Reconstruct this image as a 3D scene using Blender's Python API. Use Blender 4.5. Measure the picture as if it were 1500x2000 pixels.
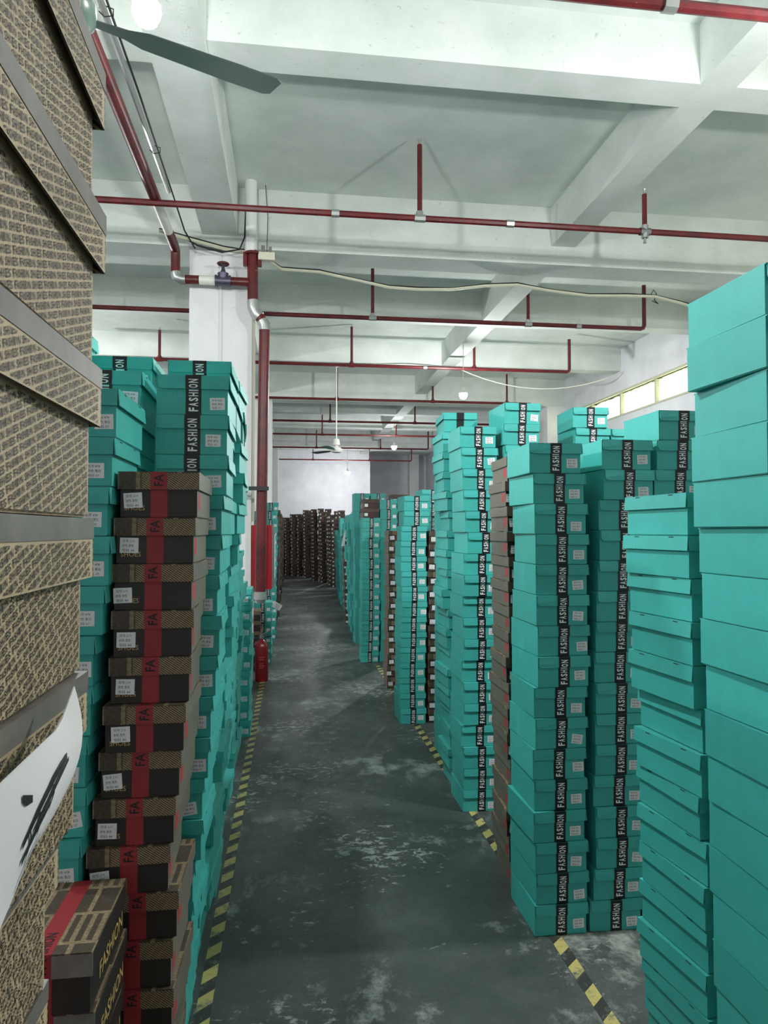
import bpy, bmesh, math, random
from mathutils import Matrix, Vector
random.seed(11)
for _o in list(bpy.data.objects):
    bpy.data.objects.remove(_o)
SC = bpy.context.scene
COL = SC.collection
# ------------------------------------------------------------------ camera
cam_d = bpy.data.cameras.new('camera')
cam_d.sensor_fit = 'VERTICAL'
cam_d.sensor_height = 36.0
cam_d.lens = 36.0 * 1385 / 2000
cam_d.clip_start = 0.02
cam_d.clip_end = 200
cam = bpy.data.objects.new('camera', cam_d)
COL.objects.link(cam)
YAW, PITCH = math.radians(7.608), math.radians(1.517)
fw = Vector((math.sin(YAW) * math.cos(PITCH), math.cos(YAW) * math.cos(PITCH), math.sin(PITCH)))
rt = Vector((math.cos(YAW), -math.sin(YAW), 0))
up = rt.cross(fw)
cam.matrix_world = Matrix(((rt.x, up.x, -fw.x, 0), (rt.y, up.y, -fw.y, 0), (rt.z, up.z, -fw.z, 1.7), (0, 0, 0, 1)))
SC.camera = cam
# ------------------------------------------------------------------ world, exposure
SC.view_settings.view_transform = 'Standard'
SC.view_settings.look = 'None'
SC.view_settings.gamma = 1.0
SC.view_settings.use_curve_mapping = False
SC.view_settings.exposure = -0.38
SC.cycles.max_bounces = 8
SC.cycles.diffuse_bounces = 5
SC.cycles.sample_clamp_indirect = 6
W = bpy.data.worlds.new('overcast_daylight')
SC.world = W
W.use_nodes = True
W.node_tree.nodes['Background'].inputs[0].default_value = (0.97, 1.0, 0.97, 1)
W.node_tree.nodes['Background'].inputs[1].default_value = 5.0
BULB_STRENGTH = 2600.0


# ------------------------------------------------------------------ node helpers
def new_mat(name, color, rough=0.6, metal=0.0, spec=0.5):
    m = bpy.data.materials.new(name)
    m.use_nodes = True
    b = m.node_tree.nodes['Principled BSDF']
    b.inputs['Base Color'].default_value = (*color, 1)
    b.inputs['Roughness'].default_value = rough
    b.inputs['Metallic'].default_value = metal
    b.inputs['Specular IOR Level'].default_value = spec
    return m


def srgb(r, g, b):
    def f(c):
        c /= 255.0
        return c / 12.92 if c <= 0.04045 else ((c + 0.055) / 1.055) ** 2.4
    return (f(r), f(g), f(b))


def nd(m, t, **kw):
    n = m.node_tree.nodes.new(t)
    for k, v in kw.items():
        if k.startswith('i_'):
            n.inputs[k[2:].replace('_', ' ')].default_value = v
        else:
            setattr(n, k, v)
    return n


def lk(m, a, b):
    m.node_tree.links.new(a, b)


def ramp(m, fac, stops):
    r = nd(m, 'ShaderNodeValToRGB')
    el = r.color_ramp.elements
    while len(el) < len(stops):
        el.new(0.5)
    for e, (p, c) in zip(el, stops):
        e.position = p
        e.color = (*c, 1) if len(c) == 3 else c
    lk(m, fac, r.inputs[0])
    return r.outputs[0]


def mix(m, fac, a, b, blend='MIX'):
    n = nd(m, 'ShaderNodeMix', data_type='RGBA', blend_type=blend)
    for sock, v in ((n.inputs[0], fac), (n.inputs[6], a), (n.inputs[7], b)):
        if hasattr(v, 'links'):
            lk(m, v, sock)
        elif isinstance(v, (int, float)):
            sock.default_value = v
        else:
            sock.default_value = (*v, 1)
    return n.outputs[2]


def noise(m, scale, detail=4, rough=0.6, coord='Object', mapping=None, dist=0.0):
    tc = nd(m, 'ShaderNodeTexCoord')
    out = tc.outputs[coord]
    if mapping:
        mp = nd(m, 'ShaderNodeMapping')
        mp.inputs['Scale'].default_value = mapping
        lk(m, out, mp.inputs[0])
        out = mp.outputs[0]
    n = nd(m, 'ShaderNodeTexNoise')
    n.inputs['Scale'].default_value = scale
    n.inputs['Detail'].default_value = detail
    n.inputs['Roughness'].default_value = rough
    n.inputs['Distortion'].default_value = dist
    lk(m, out, n.inputs['Vector'])
    return n.outputs[0]


def bsdf(m):
    return m.node_tree.nodes['Principled BSDF']


def bump(m, h, strength=0.3, dist=0.01):
    b = nd(m, 'ShaderNodeBump')
    b.inputs['Strength'].default_value = strength
    b.inputs['Distance'].default_value = dist
    lk(m, h, b.inputs['Height'])
    lk(m, b.outputs[0], bsdf(m).inputs['Normal'])


def card_mat(name, col, var=0.12, speck=None, rough=0.55):
    """cardboard: flat colour, a little variation per box, soft scuffs"""
    m = new_mat(name, col, rough)
    oi = nd(m, 'ShaderNodeObjectInfo')
    lo = tuple(c * (1 - var) for c in col)
    hi = tuple(min(1, c * (1 + var)) for c in col)
    base = ramp(m, oi.outputs['Random'], [(0.0, lo), (1.0, hi)])
    n1 = noise(m, 14, 5, 0.65)
    f1 = ramp(m, n1, [(0.3, (0.8, 0.8, 0.8)), (0.62, (1, 1, 1))])
    base = mix(m, 0.55, base, f1, 'MULTIPLY')
    if speck:
        n2 = noise(m, 60, 2, 0.5)
        f2 = ramp(m, n2, [(0.70, (0, 0, 0)), (0.78, (1, 1, 1))])
        base = mix(m, f2, base, speck)
    lk(m, base, bsdf(m).inputs['Base Color'])
    return m


M = {}
TEAL = srgb(64, 174, 167)
M['teal'] = card_mat('teal_card', TEAL, 0.08, speck=srgb(52, 148, 142), rough=0.5)
M['teal_edge'] = card_mat('teal_card_edge', srgb(60, 200, 186), 0.08)
M['black_band'] = new_mat('black_band_print', srgb(22, 22, 26), 0.4)
M['white_ink'] = new_mat('white_ink', srgb(240, 240, 240), 0.5)
M['sticker'] = new_mat('sticker_paper', srgb(232, 230, 232), 0.6)
M['ink'] = new_mat('black_ink', srgb(25, 25, 28), 0.6)
M['red_band'] = card_mat('red_band_print', srgb(150, 42, 48), 0.06)
M['red_patch'] = card_mat('red_patch_print', srgb(170, 60, 62), 0.1)
M['gold_ink'] = new_mat('gold_ink', srgb(200, 170, 105), 0.45)
M['black_card_and_lid_shade'] = card_mat('black_card_and_lid_shade', srgb(44, 38, 35), 0.15, rough=0.5)  # real black card, reused as painted shade inside the lid flaps
M['maroon_card'] = card_mat('maroon_card', srgb(92, 26, 30), 0.15, rough=0.5)
M['kraft_side'] = card_mat('kraft_side', srgb(112, 105, 94), 0.1)
M['lid_dark'] = card_mat('dark_brown_lid', srgb(84, 66, 54), 0.25)
M['dark_ink'] = new_mat('brown_ink', srgb(42, 34, 28), 0.6)


def kraft_worn():
    m = new_mat('kraft_worn', srgb(190, 168, 134), 0.6)
    n1 = noise(m, 9, 5, 0.65)
    c = ramp(m, n1, [(0.3, srgb(168, 148, 118)), (0.7, srgb(200, 178, 144))])
    lk(m, c, bsdf(m).inputs['Base Color'])
    return m


M['kraft'] = kraft_worn()


def grey_worn():
    m = new_mat('grey_coated_edge', srgb(118, 112, 108), 0.5)
    n1 = noise(m, 11, 5, 0.65)
    c = ramp(m, n1, [(0.3, srgb(98, 93, 89)), (0.7, srgb(136, 128, 120))])
    lk(m, c, bsdf(m).inputs['Base Color'])
    return m


M['grey_card'] = grey_worn()


def print_mat():
    """brown lid print: slanted rows of tiny lettering, tan on dark"""
    m = new_mat('lid_print', srgb(110, 92, 72), 0.6)
    tc = nd(m, 'ShaderNodeTexCoord')
    mp = nd(m, 'ShaderNodeMapping')
    mp.inputs['Rotation'].default_value = (0, math.radians(-35), 0)
    lk(m, tc.outputs['Object'], mp.inputs[0])
    w = nd(m, 'ShaderNodeTexWave', wave_type='BANDS', bands_direction='Z')
    w.inputs['Scale'].default_value = 62
    w.inputs['Distortion'].default_value = 0.6
    w.inputs['Detail'].default_value = 2
    lk(m, mp.outputs[0], w.inputs['Vector'])
    w2 = nd(m, 'ShaderNodeTexWave', wave_type='BANDS', bands_direction='X')
    w2.inputs['Scale'].default_value = 14
    w2.inputs['Distortion'].default_value = 2.0
    lk(m, mp.outputs[0], w2.inputs['Vector'])
    a = ramp(m, w.outputs[0], [(0.4, srgb(62, 51, 41)), (0.8, srgb(164, 141, 108))])
    b = ramp(m, w2.outputs[0], [(0.0, (0, 0, 0)), (0.93, (0, 0, 0)), (1.0, (0.6, 0.6, 0.6))])
    c = mix(m, b, a, srgb(138, 117, 90))
    lk(m, c, bsdf(m).inputs['Base Color'])
    return m


def block_mat():
    """brown lid print: newspaper-like framed blocks"""
    m = new_mat('lid_block_print', srgb(120, 102, 80), 0.6)
    tc = nd(m, 'ShaderNodeTexCoord')
    sx = nd(m, 'ShaderNodeSeparateXYZ')
    lk(m, tc.outputs['Object'], sx.inputs[0])
    cb = nd(m, 'ShaderNodeCombineXYZ')
    lk(m, sx.outputs['X'], cb.inputs['X'])
    ad = nd(m, 'ShaderNodeMath', operation='ADD')
    lk(m, sx.outputs['Y'], ad.inputs[0])
    lk(m, sx.outputs['Z'], ad.inputs[1])
    lk(m, ad.outputs[0], cb.inputs['Y'])
    br = nd(m, 'ShaderNodeTexBrick')
    br.inputs['Color1'].default_value = (*srgb(84, 72, 58), 1)
    br.inputs['Color2'].default_value = (*srgb(128, 110, 86), 1)
    br.inputs['Mortar'].default_value = (*srgb(158, 138, 108), 1)
    br.inputs['Scale'].default_value = 7
    br.offset = 0.0
    br.squash = 0.45
    br.squash_frequency = 2
    br.inputs['Mortar Size'].default_value = 0.045
    br.inputs['Mortar Smooth'].default_value = 0.3
    br.inputs['Bias'].default_value = -0.2
    br.inputs['Brick Width'].default_value = 0.38
    br.inputs['Row Height'].default_value = 0.85
    lk(m, cb.outputs[0], br.inputs['Vector'])
    n1 = noise(m, 150, 4, 0.75)
    f = ramp(m, n1, [(0.40, (0.4, 0.4, 0.4)), (0.6, (1, 1, 1))])
    c = mix(m, 0.75, br.outputs[0], f, 'MULTIPLY')
    n2 = noise(m, 12, 3, 0.6)
    f2 = ramp(m, n2, [(0.35, (0.7, 0.7, 0.7)), (0.6, (1, 1, 1))])
    c = mix(m, 0.8, c, f2, 'MULTIPLY')
    lk(m, c, bsdf(m).inputs['Base Color'])
    return m


M['lid_print'] = print_mat()
M['lid_block'] = block_mat()


def concrete(name, a, b, sc=2.0, rough=0.85):
    m = new_mat(name, a, rough, spec=0.2)
    n1 = noise(m, sc, 6, 0.62)
    c = ramp(m, n1, [(0.32, b), (0.66, a)])
    n2 = noise(m, 26, 3, 0.5)
    f2 = ramp(m, n2, [(0.24, (0.55, 0.55, 0.53)), (0.32, (1, 1, 1))])
    c = mix(m, 0.5, c, f2, 'MULTIPLY')
    lk(m, c, bsdf(m).inputs['Base Color'])
    n3 = noise(m, 40, 4, 0.6)
    bump(m, n3, 0.15, 0.01)
    return m


M['slab'] = concrete('painted_slab', srgb(228, 233, 228), srgb(208, 216, 210), 1.6)
M['beam'] = concrete('painted_beam', srgb(226, 230, 226), srgb(208, 214, 208), 1.8)
M['wall'] = concrete('painted_wall', srgb(232, 232, 236), srgb(212, 212, 216), 1.2)
M['column'] = concrete('painted_column', srgb(236, 236, 236), srgb(222, 222, 222), 1.5)


def floor_mat():
    m = new_mat('worn_green_floor_paint', srgb(62, 74, 72), 0.45)
    n1 = noise(m, 0.9, 8, 0.7)
    c = ramp(m, n1, [(0.3, srgb(46, 54, 52)), (0.5, srgb(64, 71, 68)), (0.75, srgb(98, 103, 100))])
    n2 = noise(m, 7, 8, 0.75, mapping=(1.0, 0.75, 1))
    n3 = noise(m, 1.1, 3, 0.5)
    s = nd(m, 'ShaderNodeMath', operation='MULTIPLY')
    lk(m, n2, s.inputs[0])
    lk(m, n3, s.inputs[1])
    f = ramp(m, s.outputs[0], [(0.29, (0, 0, 0)), (0.40, (0.9, 0.9, 0.9))])
    c = mix(m, f, c, srgb(150, 156, 150))
    n5 = noise(m, 19, 6, 0.7, mapping=(0.8, 1.1, 1), dist=0.4)
    n6 = noise(m, 0.75, 4, 0.6)
    s5 = nd(m, 'ShaderNodeMath', operation='MULTIPLY')
    lk(m, n5, s5.inputs[0])
    lk(m, n6, s5.inputs[1])
    f5 = ramp(m, s5.outputs[0], [(0.30, (0, 0, 0)), (0.345, (0.85, 0.85, 0.85))])
    c = mix(m, f5, c, srgb(158, 162, 156))
    n4 = noise(m, 60, 3, 0.6)
    f4 = ramp(m, n4, [(0.3, (0.7, 0.7, 0.7)), (0.6, (1, 1, 1))])
    c = mix(m, 0.6, c, f4, 'MULTIPLY')
    lk(m, c, bsdf(m).inputs['Base Color'])
    r = ramp(m, n2, [(0.3, (0.32, 0.32, 0.32)), (0.7, (0.6, 0.6, 0.6))])
    lk(m, r, bsdf(m).inputs['Roughness'])
    bump(m, n4, 0.12, 0.004)
    return m


M['floor'] = floor_mat()


def tape_mat():
    m = new_mat('hazard_stripe', srgb(200, 180, 60), 0.5)
    tc = nd(m, 'ShaderNodeTexCoord')
    sx = nd(m, 'ShaderNodeSeparateXYZ')
    lk(m, tc.outputs['Object'], sx.inputs[0])
    k = nd(m, 'ShaderNodeMath', operation='MULTIPLY_ADD')
    lk(m, sx.outputs['X'], k.inputs[0])
    k.inputs[1].default_value = -0.9
    lk(m, sx.outputs['Y'], k.inputs[2])
    d = nd(m, 'ShaderNodeMath', operation='MULTIPLY')
    lk(m, k.outputs[0], d.inputs[0])
    d.inputs[1].default_value = 1 / 0.155
    fr = nd(m, 'ShaderNodeMath', operation='FRACT')
    lk(m, d.outputs[0], fr.inputs[0])
    c = ramp(m, fr.outputs[0], [(0.0, srgb(172, 162, 96)), (0.5, srgb(46, 48, 46))])
    m.node_tree.nodes[-1]
    for n in m.node_tree.nodes:
        if n.type == 'VALTORGB':
            n.color_ramp.interpolation = 'CONSTANT'
    n1 = noise(m, 16, 5, 0.7)
    f = ramp(m, n1, [(0.52, (0, 0, 0)), (0.66, (1, 1, 1))])
    c = mix(m, f, c, srgb(96, 100, 92))
    lk(m, c, bsdf(m).inputs['Base Color'])
    return m


M['tape'] = tape_mat()


def pipe_mat():
    m = new_mat('red_pipe_paint', srgb(140, 34, 38), 0.4)
    n1 = noise(m, 5, 6, 0.7)
    c = ramp(m, n1, [(0.35, srgb(72, 17, 21)), (0.6, srgb(104, 27, 30))])
    n2 = noise(m, 40, 3, 0.6)
    f = ramp(m, n2, [(0.70, (0, 0, 0)), (0.76, (1, 1, 1))])
    c = mix(m, f, c, srgb(200, 150, 145))
    lk(m, c, bsdf(m).inputs['Base Color'])
    return m


M['pipe'] = pipe_mat()
M['steel'] = new_mat('galvanised_steel', srgb(188, 190, 188), 0.35, 0.8)
M['dull_steel'] = new_mat('dull_steel', srgb(120, 122, 120), 0.5, 0.4)
M['white_plastic'] = new_mat('white_plastic', srgb(226, 224, 214), 0.45)
M['fan_white'] = new_mat('fan_enamel', srgb(212, 212, 206), 0.35)
M['fan_blade'] = new_mat('fan_blade_metal', srgb(120, 124, 122), 0.35, 0.3)
M['fan_green'] = new_mat('fan_motor_enamel', srgb(130, 152, 142), 0.25)
M['cable'] = new_mat('black_cable', srgb(28, 28, 28), 0.5)
M['cream_cable'] = new_mat('cream_trunking', srgb(214, 212, 190), 0.5)
M['cab_red'] = card_mat('red_cabinet_paint', srgb(172, 24, 36), 0.02, rough=0.35)
M['ext_red'] = card_mat('extinguisher_paint', srgb(116, 16, 22), 0.02, rough=0.25)
M['frame'] = new_mat('window_frame_paint', srgb(196, 194, 170), 0.5)
M['brass'] = new_mat('valve_metal', srgb(90, 86, 104), 0.4, 0.6)


def glass_mat():
    m = bpy.data.materials.new('dusty_window_glass')
    m.use_nodes = True
    nt = m.node_tree
    nt.nodes.clear()
    o = nt.nodes.new('ShaderNodeOutputMaterial')
    t = nt.nodes.new('ShaderNodeBsdfTransparent')
    t.inputs[0].default_value = (0.95, 0.97, 0.84, 1)
    g = nt.nodes.new('ShaderNodeBsdfTranslucent')
    g.inputs[0].default_value = (0.9, 0.9, 0.7, 1)
    x = nt.nodes.new('ShaderNodeMixShader')
    n = nt.nodes.new('ShaderNodeTexNoise')
    n.inputs['Scale'].default_value = 3.0
    n.inputs['Detail'].default_value = 5
    tc = nt.nodes.new('ShaderNodeTexCoord')
    nt.links.new(tc.outputs['Object'], n.inputs['Vector'])
    r = nt.nodes.new('ShaderNodeValToRGB')
    r.color_ramp.elements[0].position = 0.35
    r.color_ramp.elements[1].position = 0.7
    r.color_ramp.elements[1].color = (0.6, 0.6, 0.6, 1)
    nt.links.new(n.outputs[0], r.inputs[0])
    nt.links.new(r.outputs[0], x.inputs[0])
    nt.links.new(t.outputs[0], x.inputs[1])
    nt.links.new(g.outputs[0], x.inputs[2])
    nt.links.new(x.outputs[0], o.inputs[0])
    return m


M['glass'] = glass_mat()


def emit_mat(name, col, s):
    m = bpy.data.materials.new(name)
    m.use_nodes = True
    nt = m.node_tree
    nt.nodes.clear()
    o = nt.nodes.new('ShaderNodeOutputMaterial')
    e = nt.nodes.new('ShaderNodeEmission')
    e.inputs[0].default_value = (*col, 1)
    e.inputs[1].default_value = s
    nt.links.new(e.outputs[0], o.inputs[0])
    return m


M['bulb'] = emit_mat('led_bulb_glow', (0.98, 1.0, 0.99), BULB_STRENGTH)
M['bulb_weak'] = emit_mat('weak_led_bulb_glow', (0.96, 0.98, 1.0), BULB_STRENGTH * 0.5)


# ------------------------------------------------------------------ mesh helpers
class MB:
    def __init__(s):
        s.v, s.f, s.m, s.mats = [], [], [], []

    def mi(s, mat):
        if mat not in s.mats:
            s.mats.append(mat)
        return s.mats.index(mat)

    def box(s, x0, y0, z0, x1, y1, z1, mat, sides=None):
        b = len(s.v)
        s.v += [(x0, y0, z0), (x1, y0, z0), (x1, y1, z0), (x0, y1, z0), (x0, y0, z1), (x1, y0, z1), (x1, y1, z1), (x0, y1, z1)]
        F = [(0, 3, 2, 1), (4, 5, 6, 7), (0, 1, 5, 4), (2, 3, 7, 6), (3, 0, 4, 7), (1, 2, 6, 5)]  # -z +z -y +y -x +x
        for i, q in enumerate(F):
            s.f.append(tuple(b + k for k in q))
            s.m.append(s.mi((sides or {}).get(i, mat)))

    def prism(s, poly, axis, a, b_, mat):
        """poly of 2D points extruded along axis from a to b"""
        n = len(poly)
        b = len(s.v)
        for t in (a, b_):
            for p in poly:
                q = [p[0], p[1]]
                q.insert(axis, t)
                s.v.append(tuple(q))
        i = s.mi(mat)
        s.f.append(tuple(b + k for k in range(n)))
        s.m.append(i)
        s.f.append(tuple(b + n + k for k in reversed(range(n))))
        s.m.append(i)
        for k in range(n):
            s.f.append((b + k, b + n + k, b + n + (k + 1) % n, b + (k + 1) % n))
            s.m.append(i)

    def raw(s, verts, faces, mat):
        b = len(s.v)
        s.v += [tuple(v) for v in verts]
        i = s.mi(mat)
        for f in faces:
            s.f.append(tuple(b + k for k in f))
            s.m.append(i)

    def quad(s, p, mat):
        s.raw(p, [(0, 1, 2, 3)], mat)

    def tube(s, pts, r, mat, seg=10, cap=True):
        pts = [Vector(p) for p in pts]
        rr = r if isinstance(r, (list, tuple)) else [r] * len(pts)
        b = len(s.v)
        i = s.mi(mat)
        n0 = None
        for k, p in enumerate(pts):
            if k == 0:
                t = pts[1] - pts[0]
            elif k == len(pts) - 1:
                t = pts[-1] - pts[-2]
            else:
                t = (pts[k + 1] - p).normalized() + (p - pts[k - 1]).normalized()
            t.normalize()
            if n0 is None:
                n0 = t.orthogonal().normalized()
            else:
                n0 = (n0 - t * n0.dot(t))
                n0 = n0.normalized() if n0.length > 1e-6 else t.orthogonal().normalized()
            c = t.cross(n0)
            for a in range(seg):
                an = 2 * math.pi * a / seg
                s.v.append(tuple(p + (n0 * math.cos(an) + c * math.sin(an)) * rr[k]))
        for k in range(len(pts) - 1):
            for a in range(seg):
                a2 = (a + 1) % seg
                s.f.append((b + k * seg + a, b + k * seg + a2, b + (k + 1) * seg + a2, b + (k + 1) * seg + a))
                s.m.append(i)
        if cap:
            s.f.append(tuple(b + a for a in reversed(range(seg))))
            s.m.append(i)
            e = b + (len(pts) - 1) * seg
            s.f.append(tuple(e + a for a in range(seg)))
            s.m.append(i)

    def lathe(s, prof, mat, seg=16, c=(0, 0, 0)):
        b = len(s.v)
        i = s.mi(mat)
        for r, z in prof:
            for a in range(seg):
                an = 2 * math.pi * a / seg
                s.v.append((c[0] + r * math.cos(an), c[1] + r * math.sin(an), c[2] + z))
        for k in range(len(prof) - 1):
            for a in range(seg):
                a2 = (a + 1) % seg
                s.f.append((b + k * seg + a, b + k * seg + a2, b + (k + 1) * seg + a2, b + (k + 1) * seg + a))
                s.m.append(i)
        s.f.append(tuple(b + a for a in reversed(range(seg))))
        s.m.append(i)
        e = b + (len(prof) - 1) * seg
        s.f.append(tuple(e + a for a in range(seg)))
        s.m.append(i)

    def mesh(s, name, smooth=False):
        me = bpy.data.meshes.new(name)
        me.from_pydata(s.v, [], s.f)
        for x in s.mats:
            me.materials.append(M[x])
        me.polygons.foreach_set('material_index', s.m)
        if smooth:
            me.polygons.foreach_set('use_smooth', [True] * len(me.polygons))
            try:
                me.set_sharp_from_angle(angle=math.radians(40))
            except Exception:
                pass
        me.update()
        return me

    def build(s, name, parent=None, smooth=False, loc=None):
        o = bpy.data.objects.new(name, s.mesh(name, smooth))
        COL.objects.link(o)
        o.parent = parent
        if loc:
            o.location = loc
        return o


def link(name, me, parent=None, loc=None, rot=None):
    o = bpy.data.objects.new(name, me)
    COL.objects.link(o)
    o.parent = parent
    if loc:
        o.location = loc
    if rot:
        o.rotation_euler = rot
    return o


def empty(name, loc=(0, 0, 0), rz=0.0, rot=None):
    o = bpy.data.objects.new(name, None)
    o.empty_display_size = 0.05
    COL.objects.link(o)
    o.location = loc
    o.rotation_euler = rot or (0, 0, rz)
    return o


def tag(o, label, cat, group=None):
    o['label'] = label
    o['category'] = cat
    if group:
        o['group'] = group
    return o


def struct(o, label=None, cat=None):
    o['kind'] = 'structure'
    if label:
        o['label'] = label
    if cat:
        o['category'] = cat
    return o


_tc = {}


def text_geo(txt, w=None, h=None, bold=0.0, res=2, shear=0.0, line=1.0):
    """glyph outlines as flat polygons in the xy plane, centred, fitted to w x h"""
    key = (txt, bold, res, shear, line)
    if key not in _tc:
        cu = bpy.data.curves.new('t', 'FONT')
        cu.body = txt
        cu.size = 1.0
        cu.resolution_u = res
        cu.offset = bold
        cu.shear = shear
        cu.space_line = line
        cu.fill_mode = 'FRONT'
        ob = bpy.data.objects.new('t', cu)
        COL.objects.link(ob)
        dg = bpy.context.evaluated_depsgraph_get()
        dg.update()
        me = bpy.data.meshes.new_from_object(ob.evaluated_get(dg))
        vs = [tuple(v.co) for v in me.vertices]
        fs = [tuple(p.vertices) for p in me.polygons]
        bpy.data.objects.remove(ob)
        bpy.data.curves.remove(cu)
        bpy.data.meshes.remove(me)
        _tc[key] = (vs, fs)
    vs, fs = _tc[key]
    x0, x1 = min(v[0] for v in vs), max(v[0] for v in vs)
    y0, y1 = min(v[1] for v in vs), max(v[1] for v in vs)
    sx = w / (x1 - x0) if w else h / (y1 - y0)
    sy = h / (y1 - y0) if h else sx
    cx, cy = (x0 + x1) / 2, (y0 + y1) / 2
    out = []
    for v in vs:
        out.append(((v[0] - cx) * sx, (v[1] - cy) * sy))
    fs2 = []
    for f in fs:
        a, b, c = (out[f[0]], out[f[1]], out[f[2]])
        ar = (b[0] - a[0]) * (c[1] - a[1]) - (b[1] - a[1]) * (c[0] - a[0])
        fs2.append(f if ar >= 0 else tuple(reversed(f)))
    return out, fs2


# ------------------------------------------------------------------ the hall
SLAB, BSEC, BMAIN, BLONG = 5.35, 4.91, 4.70, 4.83
XL, XR, YF = -7.0, 6.6, 29.5
b = MB()
b.box(XL - 0.2, -4, -0.1, XR + 0.2, 34.2, 0, 'floor')
floor = struct(b.build('floor'), 'worn dark green painted warehouse floor', 'floor')
b = MB()
b.box(XL - 0.2, -4, SLAB, XR + 0.2, 34.2, SLAB + 0.15, 'slab')
ceiling = struct(b.build('ceiling'), 'white painted concrete ceiling with deep beams', 'ceiling')
MAINY = [-1.15, 7.6, 16.35, 25.1]
SECY = [1.77, 4.67, 10.5, 13.42, 19.27, 22.18, 28.0]
LX = [(-6.6, -6.3), (-4.2, -3.92), (2.92, 3.2)]
for y in MAINY:
    b = MB()
    b.box(XL, y, BMAIN, XR, y + 0.38, SLAB, 'beam')
    b.build('beam', ceiling)
for y in SECY:
    b = MB()
    b.box(XL, y, BSEC, XR, y + 0.28, SLAB, 'beam')
    b.build('beam', ceiling)
ys = sorted([(y, y + 0.38) for y in MAINY] + [(y, y + 0.28) for y in SECY])
for x0, x1, z in [(-0.92, -0.55, BLONG)] + [(a, c, BSEC) for a, c in LX[1:]]:
    prev = -4.0
    brk = sorted((y, y + 0.38) for y in MAINY) if z == BLONG else ys
    for y0, y1 in brk + [(34.0, 34.0)]:
        if y0 - prev > 0.05:
            b = MB()
            b.box(x0, prev, z, x1, y0, SLAB, 'beam')
            b.build('beam', ceiling)
        prev = y1
# walls
b = MB()
b.box(XL - 0.2, -4, 0, XL, 34.2, SLAB, 'wall')
struct(b.build('wall_left'))
WZ0, WZ1, WY0, WY1 = 4.0, 4.46, -3.0, 16.2
b = MB()
b.box(XR, -4, 0, XR + 0.2, 34.2, WZ0, 'wall')
b.box(XR, -4, WZ1, XR + 0.2, 34.2, SLAB, 'wall')
b.box(XR, -4, WZ0, XR + 0.2, WY0, WZ1, 'wall')
b.box(XR, WY1, WZ0, XR + 0.2, 34.2, WZ1, 'wall')
struct(b.build('wall_right'))
b = MB()
b.box(XL, YF, 0, 3.35, YF + 0.2, SLAB, 'wall')
b.box(3.15, YF + 0.2, 0, 3.35, 34.0, SLAB, 'wall')
b.box(3.35, 34.0, 0, XR, 34.2, SLAB, 'wall')
struct(b.build('wall_far'))
b = MB()
b.box(XL, -4.2, 0, XR, -4.0, SLAB, 'wall')
struct(b.build('wall_back'))
# strip window high in the right wall
win = struct(empty('window_1', (XR, 0, WZ0)), 'high strip window along the right wall', 'window')
edges = [WY0 + i * 1.37 for i in range(15)]
b = MB()
b.box(-0.05, WY0, 0.46, 0.1, WY1, 0.5, 'frame')
b.box(-0.02, WY0, 0, 0.1, WY1, 0.035, 'frame')
b.build('window_frame', win)
for i, y in enumerate(edges):
    if y > WY1:
        break
    b = MB()
    b.box(-0.01, y - 0.03, 0.035, 0.08, y + 0.03, 0.46, 'frame')
    b.build('mullion', win)
    b = MB()
    b.box(0.04, y + 0.03, 0.035, 0.045, min(y + 1.34, WY1), 0.46, 'glass')
    b.build('pane', win)
# framed opening at the end of the second girder on the right
win2 = struct(empty('window_2', (6.0, 16.5, 0)), 'grey framed opening beside the far right pilaster', 'window')
b = MB()
b.box(-0.5, 0, 0, -0.42, 0.1, 4.4, 'dull_steel')
b.box(-0.08, 0, 0, 0.0, 0.1, 4.4, 'dull_steel')
b.box(-0.42, 0, 4.3, -0.08, 0.1, 4.4, 'dull_steel')
b.box(-0.42, 0, 3.8, -0.08, 0.08, 3.86, 'dull_steel')
b.build('window_frame', win2)
# columns
for i, y in enumerate(MAINY[1:]):
    c = struct(empty('column', (-0.725, y, 0)), ['white column with red pipes behind the left teal stacks', 'second white column, beyond the red cabinet', 'third white column before the far wall'][i], 'column')
    b = MB()
    b.box(-0.325, 0.0, 0, 0.325, 0.62, BMAIN if i else 4.66, 'column')
    b.build('shaft', c)
    if i == 0:
        b = MB()
        b.tube([(0.0, -0.012, 0), (0.0, -0.012, 4.62)], 0.013, 'column', 6)
        b.build('conduit', c)
        b = MB()
        b.box(0.326, 0.06, 1.8, 0.356, 0.10, 4.4, 'cream_cable')
        b.build('conduit', c)
for y in (7.6, 16.35, 25.1):
    b = MB()
    b.box(XR - 0.45, y, 0, XR - 0.001, y + 0.5, BMAIN, 'column')
    struct(b.build('column'), 'white pilaster against the right wall', 'column')
b = MB()
b.box(5.7, 33.4, 0, 6.15, 33.99, SLAB, 'column')
struct(b.build('column'), 'white pilaster in the far recess', 'column')

# floor tapes
for x, y0, y1, lab in ((-0.295, 0.3, 9.4, 'yellow and black striped tape along left side of aisle'), (1.11, 0.3, 9.0, 'yellow and black striped tape along right side of aisle')):
    b = MB()
    n = 40
    for k in range(n):
        ya, yb = y0 + (y1 - y0) * k / n, y0 + (y1 - y0) * (k + 1) / n
        b.box(-0.027, ya, 0, 0.027, yb, 0.0012, 'tape')
    o = b.build('hazard_tape', None, loc=(x, 0, 0.0003))
    tag(o, lab, 'floor tape')

# ------------------------------------------------------------------ sprinkler pipes


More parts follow.
